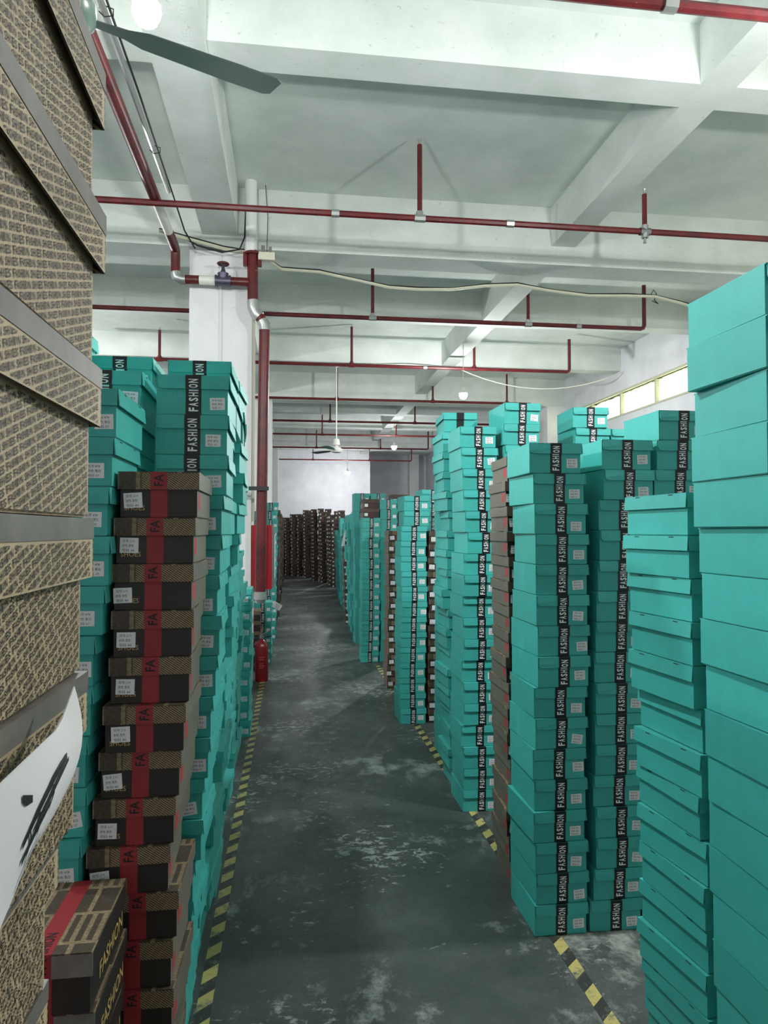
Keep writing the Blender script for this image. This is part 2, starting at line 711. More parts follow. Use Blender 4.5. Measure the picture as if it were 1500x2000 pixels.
def sprinkler(name, y, z, x0, x1, risers, label, r=0.03, end=None, cuts=()):
    t = empty(name, (0, y, z))
    b = MB()
    b.tube([(x0, 0, 0), (x1, 0, 0)], r, 'pipe', 8)
    b.build('pipe_run', t, True)
    for rx, rz in risers:
        b = MB()
        b.tube([(rx, 0, 0), (rx, 0, rz)], r * 0.8, 'pipe', 7)
        rr = b.build('riser', t, True)
        b = MB()
        s = 1 if rz > 0 else -1
        b.tube([(rx, 0, rz), (rx, 0, rz + s * 0.03), (rx, 0, rz + s * 0.05)], [0.012, 0.012, 0.018], 'steel', 6)
        b.build('sprinkler_head', rr, True)
        b = MB()
        b.tube([(rx - 0.05, 0, 0), (rx + 0.05, 0, 0)], r * 1.28, 'steel' if y < 10 else 'pipe', 8)
        b.tube([(rx, 0, 0), (rx, 0, s * 0.06)], r * 1.15, 'steel' if y < 10 else 'pipe', 8)
        b.build('tee', t, True)
    for cx in cuts:
        b = MB()
        b.tube([(cx - 0.035, 0, 0), (cx + 0.035, 0, 0)], r * 1.25, 'steel', 8)
        b.build('coupling', t, True)
    if end:
        b = MB()
        b.tube([(x1 - 0.01, 0, 0), (x1 + 0.03, 0, 0.012), (x1 + 0.045, 0, 0.05), (x1 + 0.045, 0, end)], r, 'pipe', 8)
        b.build('end_riser', t, True)
    tag(t, label, 'pipe', 'sprinkler pipes under the ceiling')
    return t


sprinkler('sprinkler_pipe', 3.3, 4.36, -3.0, 5.0, [], 'red sprinkler pipe crossing the top right corner', 0.03, cuts=(1.9,))
sprinkler('sprinkler_pipe', 6.3, 4.55, -3.2, 5.6, [(1.17, 0.68), (3.35, 0.36), (3.35, -0.06)], 'nearest full red sprinkler pipe, crossing above the column valve', 0.03, cuts=(2.02, 0.4))
sprinkler('sprinkler_pipe', 9.4, 4.56, -3.4, 4.93, [(1.10, 0.72), (3.27, 0.46), (-2.6, 0.3)], 'second red sprinkler pipe, starting behind the red standpipe', 0.03, end=0.62, cuts=(4.0,))
sprinkler('sprinkler_pipe', 12.4, 4.62, -3.6, 5.05, [(1.08, 0.68), (3.3, 0.46), (-2.2, 0.5)], 'third red sprinkler pipe, above the ceiling fan', 0.03, end=0.60, cuts=(2.4,))
sprinkler('sprinkler_pipe', 15.4, 4.57, -3.6, 5.4, [(1.02, 0.7), (3.15, 0.4), (4.85, 0.66)], 'fourth red sprinkler pipe, just before the second girder', 0.028)
sprinkler('sprinkler_pipe', 18.5, 4.56, -3.6, 5.6, [(1.05, 0.735), (3.3, 0.45)], 'fifth red sprinkler pipe, beyond the second girder', 0.028)
sprinkler('sprinkler_pipe', 21.5, 4.62, -3.6, 5.6, [(0.98, 0.6), (3.25, 0.4)], 'sixth red sprinkler pipe, behind the second hanging bulb', 0.027)
sprinkler('sprinkler_pipe', 24.5, 4.57, -3.6, 4.8, [(0.92, 0.6), (3.15, 0.5)], 'seventh red sprinkler pipe, level with the fan motor', 0.026, end=0.66)
sprinkler('sprinkler_pipe', 27.5, 4.45, -0.4, 4.72, [(0.9, 0.4), (3.1, 0.5)], 'farthest red sprinkler pipe, in front of the far wall', 0.025, end=0.5)

# water main with valve
t = tag(empty('water_main', (-1.17, 0, 4.6)), 'thick red water main with gate valve at the column head', 'pipe')
b = MB()
b.tube([(0.0, -1.0, 0), (0.0, 6.35, 0)], 0.048, 'pipe', 10)
b.build('pipe_run', t, True)
b = MB()
b.tube([(0.0, 6.35, 0), (0.0, 7.0, 0)], 0.046, 'white_plastic', 10)
b.build('primer_coated_run', t, True)
b = MB()
b.tube([(0.0, 7.0, 0), (0.0, 7.36, 0), (0, 7.43, -0.02), (0.0, 7.45, -0.08), (0.0, 7.45, -0.26)], 0.048, 'pipe', 10)
b.build('elbow', t, True)
b = MB()
b.tube([(0.0, 7.45, -0.24), (0.01, 7.45, -0.29), (0.06, 7.45, -0.31), (0.10, 7.45, -0.31)], 0.052, 'steel', 10)
b.build('elbow', t, True)
b = MB()
b.tube([(0.09, 7.45, -0.31), (0.74, 7.45, -0.31)], 0.046, 'pipe', 10)
b.tube([(0.24, 7.45, -0.31), (0.40, 7.45, -0.31)], 0.0475, 'white_plastic', 10)
b.build('branch_run', t, True)
b = MB()
b.tube([(0.40, 7.45, -0.31), (0.42, 7.45, -0.31)], 0.062, 'brass', 12)
b.tube([(0.54, 7.45, -0.31), (0.56, 7.45, -0.31)], 0.062, 'brass', 12)
b.tube([(0.42, 7.45, -0.31), (0.54, 7.45, -0.31)], 0.055, 'brass', 12)
b.lathe([(0.05, -0.05), (0.052, 0.03), (0.058, 0.04), (0.058, 0.05), (0.03, 0.06), (0.016, 0.1), (0.012, 0.17)], 'brass', 12, (0.48, 7.45, -0.28))
v = b.build('gate_valve', t, True)
b = MB()
pts = [(0.48 + 0.055 * math.cos(a), 7.45 + 0.055 * math.sin(a), -0.13) for a in [i * math.pi / 8 for i in range(17)]]
b.tube(pts, 0.010, 'pipe', 6, False)
b.tube([(0.425, 7.45, -0.13), (0.535, 7.45, -0.13)], 0.007, 'pipe', 6)
b.tube([(0.48, 7.395, -0.13), (0.48, 7.505, -0.13)], 0.007, 'pipe', 6)
b.build('handwheel', v, True)
# hanger channel for the main, on the ceiling
b = MB()
b.box(0.055, 3.72, -0.02, 0.12, 3.8, 0.75, 'pipe')
b.box(-0.08, 3.74, -0.056, 0.12, 3.78, -0.05, 'steel')
b.build('hanger', t)

# standpipe
t = tag(empty('standpipe', (-0.39, 7.45, 0)), 'tall red standpipe in front of the white column', 'pipe')
b = MB()
b.tube([(-0.015, 0, 4.58), (-0.02, 0, SLAB)], 0.064, 'column', 14)
b.build('white_sleeve', t, True)
b = MB()
b.tube([(0.005, 0, 4.06), (0.0, 0, 4.62)], 0.056, 'pipe', 14)
b.tube([(0.0, 0, 4.575), (0.0, 0, 4.60)], 0.085, 'pipe', 12)
b.build('upper_run', t, True)
b = MB()
b.tube([(0.005, 0, 4.10), (0.01, 0, 4.03), (0.04, 0, 3.965), (0.075, 0, 3.93)], 0.062, 'steel', 14)
b.build('elbow', t, True)
b = MB()
b.tube([(0.065, 0, 3.94), (0.115, 0, 3.875)], 0.053, 'pipe', 14)
b.build('offset_run', t, True)
b = MB()
b.tube([(0.10, 0, 3.895), (0.125, 0, 3.85), (0.127, 0, 3.79)], 0.061, 'steel', 14)
b.build('elbow', t, True)
b = MB()
b.tube([(0.127, 0, 3.83), (0.095, 0.02, 1.06)], 0.056, 'pipe', 14)
b.build('lower_run', t, True)
b = MB()
b.tube([(0.095, 0.02, 1.07), (0.095, 0.02, 0.99)], 0.066, 'steel', 14)
b.tube([(0.095, 0.02, 1.0), (0.095, 0.02, 0.95)], [0.066, 0.045], 'steel', 14)
b.build('end_cap', t, True)
b = MB()
b.box(-0.14, -0.075, 2.115, 0.18, -0.06, 2.155, 'cable')
b.box(-0.14, -0.06, 2.115, -0.125, 0.149, 2.155, 'cable')
b.build('bracket', t)
for s in (-1, 1):
    b = MB()
    b.box(s * 0.075 - 0.02, -0.03, 4.46, s * 0.075 + 0.02, 0.02, 4.6, 'pipe')
    b.build('flange_lug', t)

# hydrant cabinet
t = tag(empty('hydrant_cabinet', (-0.398, 7.62, 0)), 'red fire hydrant cabinet hung beside the white column', 'cabinet')
b = MB()
b.box(0.0, 0.0, 1.08, 0.215, 0.6, 1.76, 'cab_red')
b.build('body', t)
b = MB()
b.box(0.216, 0.015, 1.10, 0.24, 0.585, 1.74, 'dull_steel')
d = b.build('door', t)
b = MB()
b.box(0.2405, 0.1, 1.18, 0.243, 0.5, 1.66, 'sticker')
b.build('door_glass', d)

# extinguisher
t = tag(empty('fire_extinguisher', (-0.305, 8.2, 0)), 'red fire extinguisher standing on the floor under the cabinet', 'extinguisher')
b = MB()
b.lathe([(0.070, 0.0), (0.075, 0.015), (0.075, 0.38), (0.066, 0.42), (0.035, 0.455), (0.024, 0.465), (0.024, 0.48)], 'ext_red', 18)
b.build('cylinder', t, True)
b = MB()
b.lathe([(0.028, 0.478), (0.028, 0.505), (0.018, 0.51)], 'dull_steel', 10)
vv = b.build('valve', t, True)
b = MB()
b.prism([(-0.02, 0.50), (0.10, 0.56), (0.10, 0.572), (-0.02, 0.515)], 1, -0.012, 0.012, 'dull_steel')
b.build('lever', vv)
b = MB()
b.prism([(-0.02, 0.485), (0.11, 0.50), (0.11, 0.51), (-0.02, 0.50)], 1, -0.012, 0.012, 'cable')
b.build('carry_handle', vv)
b = MB()
b.tube([(-0.02, 0, 0.49), (-0.07, 0, 0.48), (-0.095, 0, 0.42), (-0.092, 0, 0.3), (-0.088, 0, 0.2)], 0.009, 'cable', 7)
b.build('hose', t, True)
b = MB()
for zz, w_ in ((0.27, 0.5), (0.245, 0.42), (0.20, 0.3), (0.175, 0.42), (0.155, 0.36)):
    for k in range(6):
        a0 = -math.pi / 2 - w_ + 2 * w_ * k / 6
        a1 = a0 + 2 * w_ / 6 * 0.8
        r_ = 0.0757
        b.quad([(r_ * math.cos(a0), r_ * math.sin(a0), zz), (r_ * math.cos(a1), r_ * math.sin(a1), zz), (r_ * math.cos(a1), r_ * math.sin(a1), zz + 0.012), (r_ * math.cos(a0), r_ * math.sin(a0), zz + 0.012)], 'red_patch')
b.build('printed_label', t)

# conduit along the left girder
t = tag(empty('conduit', (-1.07, 0, 4.7)), 'shiny steel conduit with black cable running beside the water main', 'conduit')
b = MB()
b.tube([(0.0, -1.0, 0), (0.0, 6.4, 0)], 0.02, 'steel', 8)
b.build('steel_tube', t, True)
b = MB()
b.tube([(0.035, -1.0, 0.01), (0.03, 2.5, 0.0), (0.035, 5.0, 0.012), (0.03, 6.4, 0.0), (0.04, 7.1, -0.05), (0.1, 7.4, -0.1)], 0.008, 'cable', 6)
b.build('black_cable', t, True)
for y in (2.8, 4.2, 5.7):
    b = MB()
    b.tube([(-0.03, y, 0.02), (0.0, y, 0.035), (0.05, y, 0.02), (0.05, y, -0.02), (0.0, y, -0.03), (-0.03, y, 0.0)], 0.004, 'cable', 5)
    b.build('clip', t)

# cables
t = tag(empty('cable_run', (0, 8.15, 4.5)), 'cream cable sagging below the first girder', 'cable')
pts = [(-1.3, -0.9, 0.2), (-0.7, -0.60, 0.17), (-0.33, -0.585, 0.14), (-0.1, -0.2, 0.13), (0.34, 0, 0.19), (0.75, 0, 0.12), (1.15, 0, 0.05), (1.5, 0, 0.04), (1.9, 0, 0.06), (2.3, 0, 0.12), (2.7, 0, 0.15), (3.1, 0, 0.10), (3.6, 0, 0.06), (4.1, 0, 0.08), (4.45, 0, 0.09), (4.8, 0, 0.02), (5.1, 0, -0.06), (6.55, 0.0, -0.2)]
b = MB()
b.tube(pts, 0.018, 'cream_cable', 7)
b.build('cream_sheath', t, True)
b = MB()
b.tube([(p[0], p[1] - 0.004, p[2] + 0.02 + 0.006 * math.sin(i * 2.1)) for i, p in enumerate(pts)], 0.007, 'cable', 5)
b.build('black_cable', t, True)
b = MB()
b.tube([(4.4, 0, 0.1), (4.43, -0.02, 0.16), (4.48, 0, 0.12), (4.46, 0.02, 0.05), (4.5, 0, 0.0), (4.42, 0, 0.03)], 0.006, 'cable', 5)
b.build('knotted_end', t, True)
t = tag(empty('hanging_cable', (0, 0, 0)), 'thin white cable sagging from the fan hook to the right wall', 'cable')
b = MB()
n = 24
P0, P1 = Vector((0.9, 13.35, 4.86)), Vector((6.58, 13.3, 4.87))
pts = []
for k in range(n + 1):
    u = k / n
    p = P0.lerp(P1, u)
    s = 0 if u < 0.4 else (u - 0.4) / 0.6
    p.z -= 0.62 * 4 * s * (1 - s) * (0.62 if s else 0) + (0.02 * math.sin(u * 20) if u < 0.4 else 0)
    pts.append(p)
b.tube(pts, 0.010, 'white_plastic', 6)
b.build('cable', t, True)
for i, (xw, yw) in enumerate(((-0.36, 7.5), (-0.245, 7.48))):
    b = MB()
    b.tube([(xw, yw, 4.55), (xw + 0.01, yw, 5.0), (xw - 0.015, yw, 5.34)], 0.004, 'cable', 5)
    tag(b.build('thin_wire', None, True), ['thin black wire hanging close to the white pipe sleeve', 'thin black wire hanging just right of the other wire'][i], 'wire')
b = MB()
b.tube([(-0.46, 7.42, 5.05), (-0.47, 7.42, 4.75), (-0.52, 7.42, 4.62), (-0.7, 7.42, 4.58), (-0.95, 7.42, 4.64), (-1.1, 7.42, 4.72)], 0.009, 'cable', 6)
tag(b.build('black_cable', None, True), 'black cable looping under the left girder to the pipe sleeve', 'cable')
b = MB()
b.box(-0.33, 7.40, 4.52, -0.16, 7.47, 4.60, 'cream_cable')
b.box(-0.30, 7.38, 4.60, -0.26, 7.45, 4.66, 'dull_steel')
b.box(-0.22, 7.38, 4.60, -0.19, 7.45, 4.65, 'dull_steel')
tag(b.build('junction_bracket'), 'small cable bracket beside the top of the standpipe', 'bracket')


# ------------------------------------------------------------------ lamps and fans
def lamp(loc, top, label, r=0.06, glow='bulb'):
    t = tag(empty('hanging_lamp', loc), label, 'lamp', 'hanging bulbs')
    b = MB()
    b.tube([(0, 0, 0.13), (0, 0, top - loc[2])], 0.006, 'cream_cable', 6)
    b.build('cord', t, True)
    b = MB()
    b.lathe([(0.012, 0.14), (0.03, 0.12), (0.034, 0.085), (r * 0.9, 0.05), (r * 0.98, 0.03)], 'white_plastic', 12)
    b.build('socket', t, True)
    b = MB()
    b.lathe([(0.012, -r), (r * 0.7, -r * 0.7), (r, 0), (r * 0.95, 0.029)], glow, 12)
    b.build('bulb', t, True)
    return t


lamp((-0.60, 3.02, 3.87), 4.82, 'bare glaring bulb hanging at the top left behind a fan blade')
lamp((2.92, 11.7, 4.0), BSEC, 'glowing bulb hanging above the right teal stacks', 0.07)
lamp((3.05, 20.6, 4.16), BSEC, 'glowing bulb hanging right of the distant fan', 0.08, 'bulb_weak')
lamp((2.2, 27.0, 3.93), SLAB, 'smallest glowing bulb, hanging before the far wall', 0.09, 'bulb_weak')
# the same row of bulbs goes on outside the picture
for x, y, lab in ((3.06, 2.9, 'bare bulb over the nearest right piles, outside the picture'), (-4.06, 11.6, 'bare bulb in the left bay past the column, outside the picture'), (-4.06, 2.9, 'bare bulb in the left bay beside the kraft boxes, outside the picture')):
    lamp((x, y, 4.0), BSEC, lab, 0.07)


def fan(loc, top, ang, label, tilt=0.0, hub='fan_white'):
    t = tag(empty('ceiling_fan', loc), label, 'ceiling fan', 'ceiling fans')
    b = MB()
    b.tube([(0, 0, 0.14), (0, 0, top - loc[2])], 0.011, 'fan_white', 8)
    b.build('down_rod', t, True)
    b = MB()
    b.lathe([(0.07, 0.1), (0.06, 0.2), (0.045, 0.22)], 'fan_white', 14)
    b.build('canopy_cup', t, True)
    b = MB()
    b.lathe([(0.05, top - loc[2] - 0.06), (0.06, top - loc[2])], 'fan_white', 12)
    b.build('ceiling_cup', t, True)
    b = MB()
    b.lathe([(0.045, -0.05), (0.09, -0.04), (0.112, -0.01), (0.112, 0.025), (0.085, 0.05), (0.035, 0.075), (0.03, 0.1)], hub, 20)
    b.build('motor', t, True)
    for k in range(3):
        a = ang + k * 2 * math.pi / 3
        b = MB()
        prof = [(0.1, 0.02, 0.0), (0.2, 0.03, 0.0), (0.26, 0.055, 0.0), (0.55, 0.07, 0.0), (0.68, 0.068, 0.0), (0.70, 0.05, 0.0)]
        vs, fs = [], []
        for (r, w, z) in prof:
            vs += [(r, -w, z - 0.012 * w / 0.07), (r, w, z + 0.012 * w / 0.07), (r, w, z + 0.004 + 0.012 * w / 0.07), (r, -w, z + 0.004 - 0.012 * w / 0.07)]
        for q in range(len(prof) - 1):
            for e in range(4):
                fs.append((q * 4 + e, q * 4 + (e + 1) % 4, q * 4 + 4 + (e + 1) % 4, q * 4 + 4 + e))
        fs += [(3, 2, 1, 0), tuple(len(vs) - 4 + e for e in range(4))]
        b.raw(vs, fs, 'fan_blade')
        o = b.build('blade', t)
        o.rotation_euler = (0, 0, a)
    return t


fan((0.89, 13.55, 3.24), BSEC, 0.12, 'white ceiling fan on a long rod in the middle distance')
fan((-0.69, 2.17, 3.24), SLAB, math.atan2(0.305, 0.67), 'ceiling fan whose dark blade reaches across the top left', hub='fan_green')
# ------------------------------------------------------------------ shoe boxes: shared meshes
TW, TL, TH, TLID = 0.232, 0.335, 0.13, 0.045
BW, BL, BH, BLID = 0.212, 0.325, 0.1212, 0.047
ME = {}
b = MB()
b.box(-TW / 2 + 0.003, -TL / 2 + 0.008, 0, TW / 2 - 0.010, TL / 2 - 0.008, 0.0022, 'teal')
b.box(-TW / 2, -TL / 2 + 0.005, 0.0022, TW / 2 - 0.007, TL / 2 - 0.005, TH - 0.003, 'teal')
ME['teal_body'] = b.mesh('teal_body')
b = MB()
b.box(-TW / 2, -TL / 2, TH - 0.003, TW / 2, TL / 2, TH, 'teal')
b.box(TW / 2 - 0.003, -TL / 2, TH - TLID, TW / 2, TL / 2, TH - 0.003, 'teal')
zl, zt, xl, xr = TH - TLID, TH - 0.003, -TW / 2 + 0.004, TW / 2 - 0.003
fl = [(xl, zt), (xl, zl + 0.012), (xl + 0.003, zl + 0.004), (xl + 0.012, zl), (xr, zl), (xr, zt)]
b.prism(fl, 1, -TL / 2, -TL / 2 + 0.003, 'teal')
b.prism(fl, 1, TL / 2 - 0.003, TL / 2, 'teal')
# the loose lower edges of the flaps stand off a little
for i_, (x_, y_, z_) in enumerate(b.v):
    if z_ < TH - 0.02:
        b.v[i_] = (x_ + (0.0035 if x_ > TW / 2 - 0.004 and abs(y_) > TL / 2 - 0.0031 and i_ < 16 else 0.0), y_ - (0.0025 if i_ >= 16 and y_ < 0 else 0) + (0.0025 if i_ >= 16 and y_ > 0 else 0), z_)
# thumb slots punched in the long front flap
for y in (-0.09, 0.09):
    b.box(TW / 2 + 0.0001, y - 0.012, TH - 0.006, TW / 2 + 0.0004, y + 0.012, TH - 0.003, 'ink')
ME['teal_lid'] = b.mesh('teal_lid')


def band_text(b, ybody, ylid, mat, res=2):
    """FASHION reading upwards: five letters on the body, the last two on the lid flap"""
    z = 0.0098
    for k, ch in enumerate('FASHION'):
        if k == 5:
            z = TH - TLID + 0.0008
        w_ = 0.0052 if ch == 'I' else 0.0126
        adv = 0.0098 if ch == 'I' else 0.0166
        g, f = text_geo(ch, w_, 0.030, 0.03, res)
        yy = ybody if k < 5 else ylid
        b.raw([(-v, yy, z + adv / 2 + u) for u, v in g], f, mat)
        z += adv


b = MB()
yb, yl = -TL / 2 + 0.005 - 0.0005, -TL / 2 - 0.003
for s in (1, -1):
    q = lambda y, z0, z1: [(-0.025, s * y, z0), (0.025, s * y, z0), (0.025, s * y, z1), (-0.025, s * y, z1)]
    for y, z0, z1 in ((yb, 0.0, TH - TLID), (yl, TH - TLID, TH)):
        p = q(y, z0, z1)
        b.quad(p if s > 0 else p[::-1], 'black_band')
b.quad([(-0.025, -TL / 2, TH + 0.0003), (0.025, -TL / 2, TH + 0.0003), (0.025, TL / 2, TH + 0.0003), (-0.025, TL / 2, TH + 0.0003)], 'black_band')
band_text(b, yb - 0.0005, yl - 0.0005, 'white_ink')
g, f = text_geo('FASHION', 0.102, 0.031, 0.02, 2)
for yc in (-0.1, 0.02, 0.12):
    b.raw([(-v, yc + u * 0.9, TH + 0.0006) for u, v in g], f, 'white_ink')
ME['teal_band'] = b.mesh('teal_band')


def sticker_mesh(lines):
    b = MB()
    b.box(-0.024, -0.0004, -0.020, 0.024, 0.0, 0.020, 'sticker')
    for i, (t, w) in enumerate(lines):
        g, f = text_geo(t, w * 0.86, 0.0078, 0.0, 1)
        z = 0.0115 - i * 0.0125
        b.raw([(-0.020 + w / 2 + u, -0.0006, z + v) for u, v in g], f, 'ink')
    return b.mesh('sticker')


ME['sticker_t'] = sticker_mesh([('货号 878', 0.036), ('颜色 黑白', 0.038), ('号码 37', 0.034)])
ME['sticker_b'] = sticker_mesh([('货号 219', 0.036), ('颜色 黑色', 0.034), ('号码 44', 0.036)])

# brown boxes
hb, lb = BW / 2 - 0.006, BL / 2 - 0.006


def brown_body(side, end, hb=hb):
    b = MB()
    b.box(-hb + 0.002, -lb + 0.002, 0, hb - 0.002, lb - 0.002, 0.002, side, {2: end, 3: end})
    b.box(-hb, -lb, 0.002, hb, lb, BH - 0.004, side, {2: end, 3: end})
    return b


b = brown_body('kraft_side', 'black_card_and_lid_shade')
ME['brown_body'] = b.mesh('brown_body')
ME['dark_body'] = brown_body('black_card_and_lid_shade', 'black_card_and_lid_shade').mesh('dark_body')
HK = BW / 2 - 0.008
ME['kraft_body'] = brown_body('kraft', 'black_card_and_lid_shade', HK).mesh('kraft_body')


def brown_lid(side, end, top, t=0.003):
    b = MB()
    x, y, z0, z1 = BW / 2, BL / 2, BH - BLID, BH
    b.box(-x, -y, z1 - t, x, y, z1, top)
    xs = -x + 0.062
    b.box(-x, -y, z0, xs, -y + t, z1 - t, 'lid_block', {})
    b.box(xs, -y, z0, x, -y + t, z1 - t, end, {})
    b.box(-x, y - t, z0, x, y, z1 - t, end, {})
    b.box(-x, -y + t, z0, -x + t, y - t, z1 - t, side, {0: 'black_card_and_lid_shade', 5: 'black_card_and_lid_shade'})  # flap undersides and inner faces painted black, standing in for shade under lids
    b.box(x - t, -y + t, z0, x, y - t, z1 - t, side, {0: 'black_card_and_lid_shade', 4: 'black_card_and_lid_shade'})
    return b


ME['brown_lid'] = brown_lid('kraft_side', 'lid_print', 'lid_block').mesh('brown_lid')
ME['dark_lid'] = brown_lid('black_card_and_lid_shade', 'grey_card', 'lid_block').mesh('dark_lid')
b = brown_lid('kraft', 'lid_print', 'grey_card', 0.0018)
for s in (1, -1):
    b.box(s * (BW / 2 + 0.0002) if s > 0 else -BW / 2 - 0.0002 - 0.0004, -BL / 2, BH - 0.016, s * BW / 2 + (0.0006 if s > 0 else 0), BL / 2, BH, 'grey_card')
ME['kraft_lid'] = b.mesh('kraft_lid')

b = MB()
x0, x1 = -0.022, 0.022
ybd, yld = -lb - 0.0005, -BL / 2 - 0.0005
b.quad([(x0, ybd, 0), (x1, ybd, 0), (x1, ybd, BH - BLID), (x0, ybd, BH - BLID)], 'red_band')
b.quad([(x0, yld, BH - BLID), (x1, yld, BH - BLID), (x1, yld, BH), (x0, yld, BH)], 'red_band')
b.quad([(x0, -BL / 2, BH + 0.0004), (x1, -BL / 2, BH + 0.0004), (x1, BL / 2, BH + 0.0004), (x0, BL / 2, BH + 0.0004)], 'red_band')
g, f = text_geo('FA', 0.031, 0.025, 0.015, 2)
b.raw([(-v, yld - 0.0005, BH - 0.022 + u) for u, v in g], f, 'ink')
g, f = text_geo('SHION', 0.08, 0.025, 0.015, 2)
b.raw([(-v, -BL / 2 + 0.045 + u, BH + 0.0008) for u, v in g], f, 'ink')
ME['red_band'] = b.mesh('red_band')
b = MB()
g, f = text_geo('SHOES', 0.052, 0.0125, 0.0, 2)
b.raw([(-0.063 + u, -lb - 0.0006, 0.025 + v) for u, v in g], f, 'gold_ink')
ME['gold_shoes'] = b.mesh('gold_lettering')
for key, sd in (('red_patch', 1), ('red_patch_west', -1)):
    b = MB()
    xx = sd * (hb + 0.0005)
    p = [(xx, -lb + 0.02, 0.022), (xx, -lb + 0.075, 0.022), (xx, -lb + 0.075, 0.068), (xx, -lb + 0.02, 0.068)]
    b.quad(p if sd > 0 else p[::-1], 'red_patch')
    ME[key] = b.mesh('red_patch')
b = MB()
g, f = text_geo('FASHION', 0.22, 0.034, 0.01, 3)
b.raw([(hb + 0.0007, u + 0.03, 0.040 + v) for u, v in g], f, 'gold_ink')
ME['gold_fashion'] = b.mesh('gold_lettering')


def lettering(xp, z0, z1, y0, y1, ph, seed):
    """slanted rows reading FASHION SHOES over and over, cut to the face"""
    b = MB()
    rnd = random.Random(seed)
    cap, pitch, lw, tl = 0.0049, 0.0063, 0.0040, math.tan(math.radians(19))
    gl = {}
    for ch in 'FASHIONE':
        gl[ch] = text_geo(ch, lw * (0.42 if ch == 'I' else 0.9), cap, 0.022, 1)
    ca, sa = math.cos(math.radians(19)), math.sin(math.radians(19))
    zr = z0 - (y1 - y0) * tl - pitch
    k = 0
    vs, fs = [], []
    while zr < z1 + pitch:
        u = -rnd.random() * 0.05 + ph
        word = k % 2
        umax = (y1 - y0) / ca
        while u < umax + 0.02:
            w = 'FASHION' if word == 0 else 'SHOES'
            word = 1 - word
            for ch in w:
                adv = lw * (0.6 if ch == 'I' else 1.0)
                cu = u + adv / 2
                py, pz = y0 + cu * ca, zr + cu * sa
                if y0 - 0.001 < py < y1 + 0.001 and z0 - 0.0015 < pz < z1 + 0.0015:
                    g, f = gl[ch]
                    b0 = len(vs)
                    for gx, gy in g:
                        gx += gy * 0.12
                        yy = py + gx * ca - gy * sa
                        zz = pz + gx * sa + gy * ca
                        vs.append((xp, min(max(yy, y0), y1), min(max(zz, z0), z1)))
                    fs += [tuple(b0 + q for q in t) for t in f]
                u += adv
            u += lw * 0.75
        zr += pitch / ca
        k += 1
    b.raw(vs, fs, 'dark_ink')
    return b.mesh('lettering')


ME['let_body'] = lettering(HK + 0.0005, 0.001, BH - BLID - 0.0005, -lb, lb - 0.004, 0.0, 3)
ME['let_lid'] = lettering(BW / 2 + 0.0005, BH - BLID + 0.0015, BH - 0.018, -BL / 2, BL / 2 - 0.01, 0.01, 4)


def joined(parts, name):
    """one light mesh for boxes too far off to show their parts"""
    b = MB()
    for p in parts:
        me = ME[p]
        b0 = len(b.v)
        b.v += [tuple(v.co) for v in me.vertices]
        names = [k for mm in me.materials for k in M if M[k] is mm]
        for q in me.polygons:
            b.f.append(tuple(b0 + i for i in q.vertices))
            b.m.append(b.mi(names[q.material_index]))
    return b


def far_box(kind):
    b = MB()
    if kind == 'teal':
        b.box(-TW / 2, -TL / 2 + 0.005, 0, TW / 2 - 0.008, TL / 2 - 0.005, TH - TLID, 'teal')
        b.box(-TW / 2, -TL / 2, TH - TLID, TW / 2, TL / 2, TH, 'teal')
        b.box(-0.025, yb - 0.0005, 0, 0.025, yb, TH - TLID, 'black_band')
        b.box(-0.025, yl - 0.0005, TH - TLID, 0.025, yl, TH, 'black_band')
        band_text(b, yb - 0.001, yl - 0.001, 'white_ink', 1)
        b.quad([(0.05, yb - 0.0006, 0.02), (0.095, yb - 0.0006, 0.02), (0.095, yb - 0.0006, 0.06), (0.05, yb - 0.0006, 0.06)], 'sticker')
    else:
        b.box(-hb, -lb, 0, hb, lb, BH - BLID, 'kraft_side', {2: 'black_card_and_lid_shade', 3: 'black_card_and_lid_shade'})
        b.box(-BW / 2, -BL / 2, BH - BLID, BW / 2, BL / 2, BH, 'lid_dark', {1: 'lid_block'})
        b.box(x0, ybd - 0.0005, 0, x1, ybd, BH - BLID, 'maroon_card')
        b.quad([(-0.09, ybd - 0.0006, 0.02), (-0.045, ybd - 0.0006, 0.02), (-0.045, ybd - 0.0006, 0.06), (-0.09, ybd - 0.0006, 0.06)], 'sticker')
    return b


FAR = {k: far_box(k) for k in ('teal', 'brown')}
b = MB()
b.box(-TW / 2, -TL / 2 + 0.005, 0, TW / 2 - 0.008, TL / 2 - 0.005, TH - TLID, 'teal')
b.box(-TW / 2, -TL / 2, TH - TLID, TW / 2, TL / 2, TH, 'teal')
FAR['plain'] = b
ME['far_teal'] = FAR['teal'].mesh('far_teal')
ME['far_brown'] = FAR['brown'].mesh('far_brown')
FARSTUFF = {'teal': MB(), 'brown': MB()}
ORD = ['topmost', 'second from top', 'third from top', 'fourth from top', 'fifth from top', 'sixth from top', 'seventh from top', 'eighth from top', 'ninth from top', 'tenth from top', 'eleventh from top', 'twelfth from top', 'thirteenth from top', 'fourteenth from top', 'fifteenth from top', 'sixteenth from top', 'seventeenth from top', 'eighteenth from top', 'nineteenth from top', 'twentieth from top']
WORD = {'teal': 'teal shoe box', 'brown': 'brown shoe box', 'kraft': 'kraft shoe box', 'dark': 'dark brown shoe box'}
ALLB = []
NTH = ['first', 'second', 'third', 'fourth', 'fifth', 'sixth', 'seventh', 'eighth', 'ninth', 'tenth', 'eleventh', 'twelfth', 'thirteenth', 'fourteenth', 'fifteenth', 'sixteenth', 'seventeenth', 'eighteenth', 'nineteenth', 'twentieth']
rnd = random.Random(5)


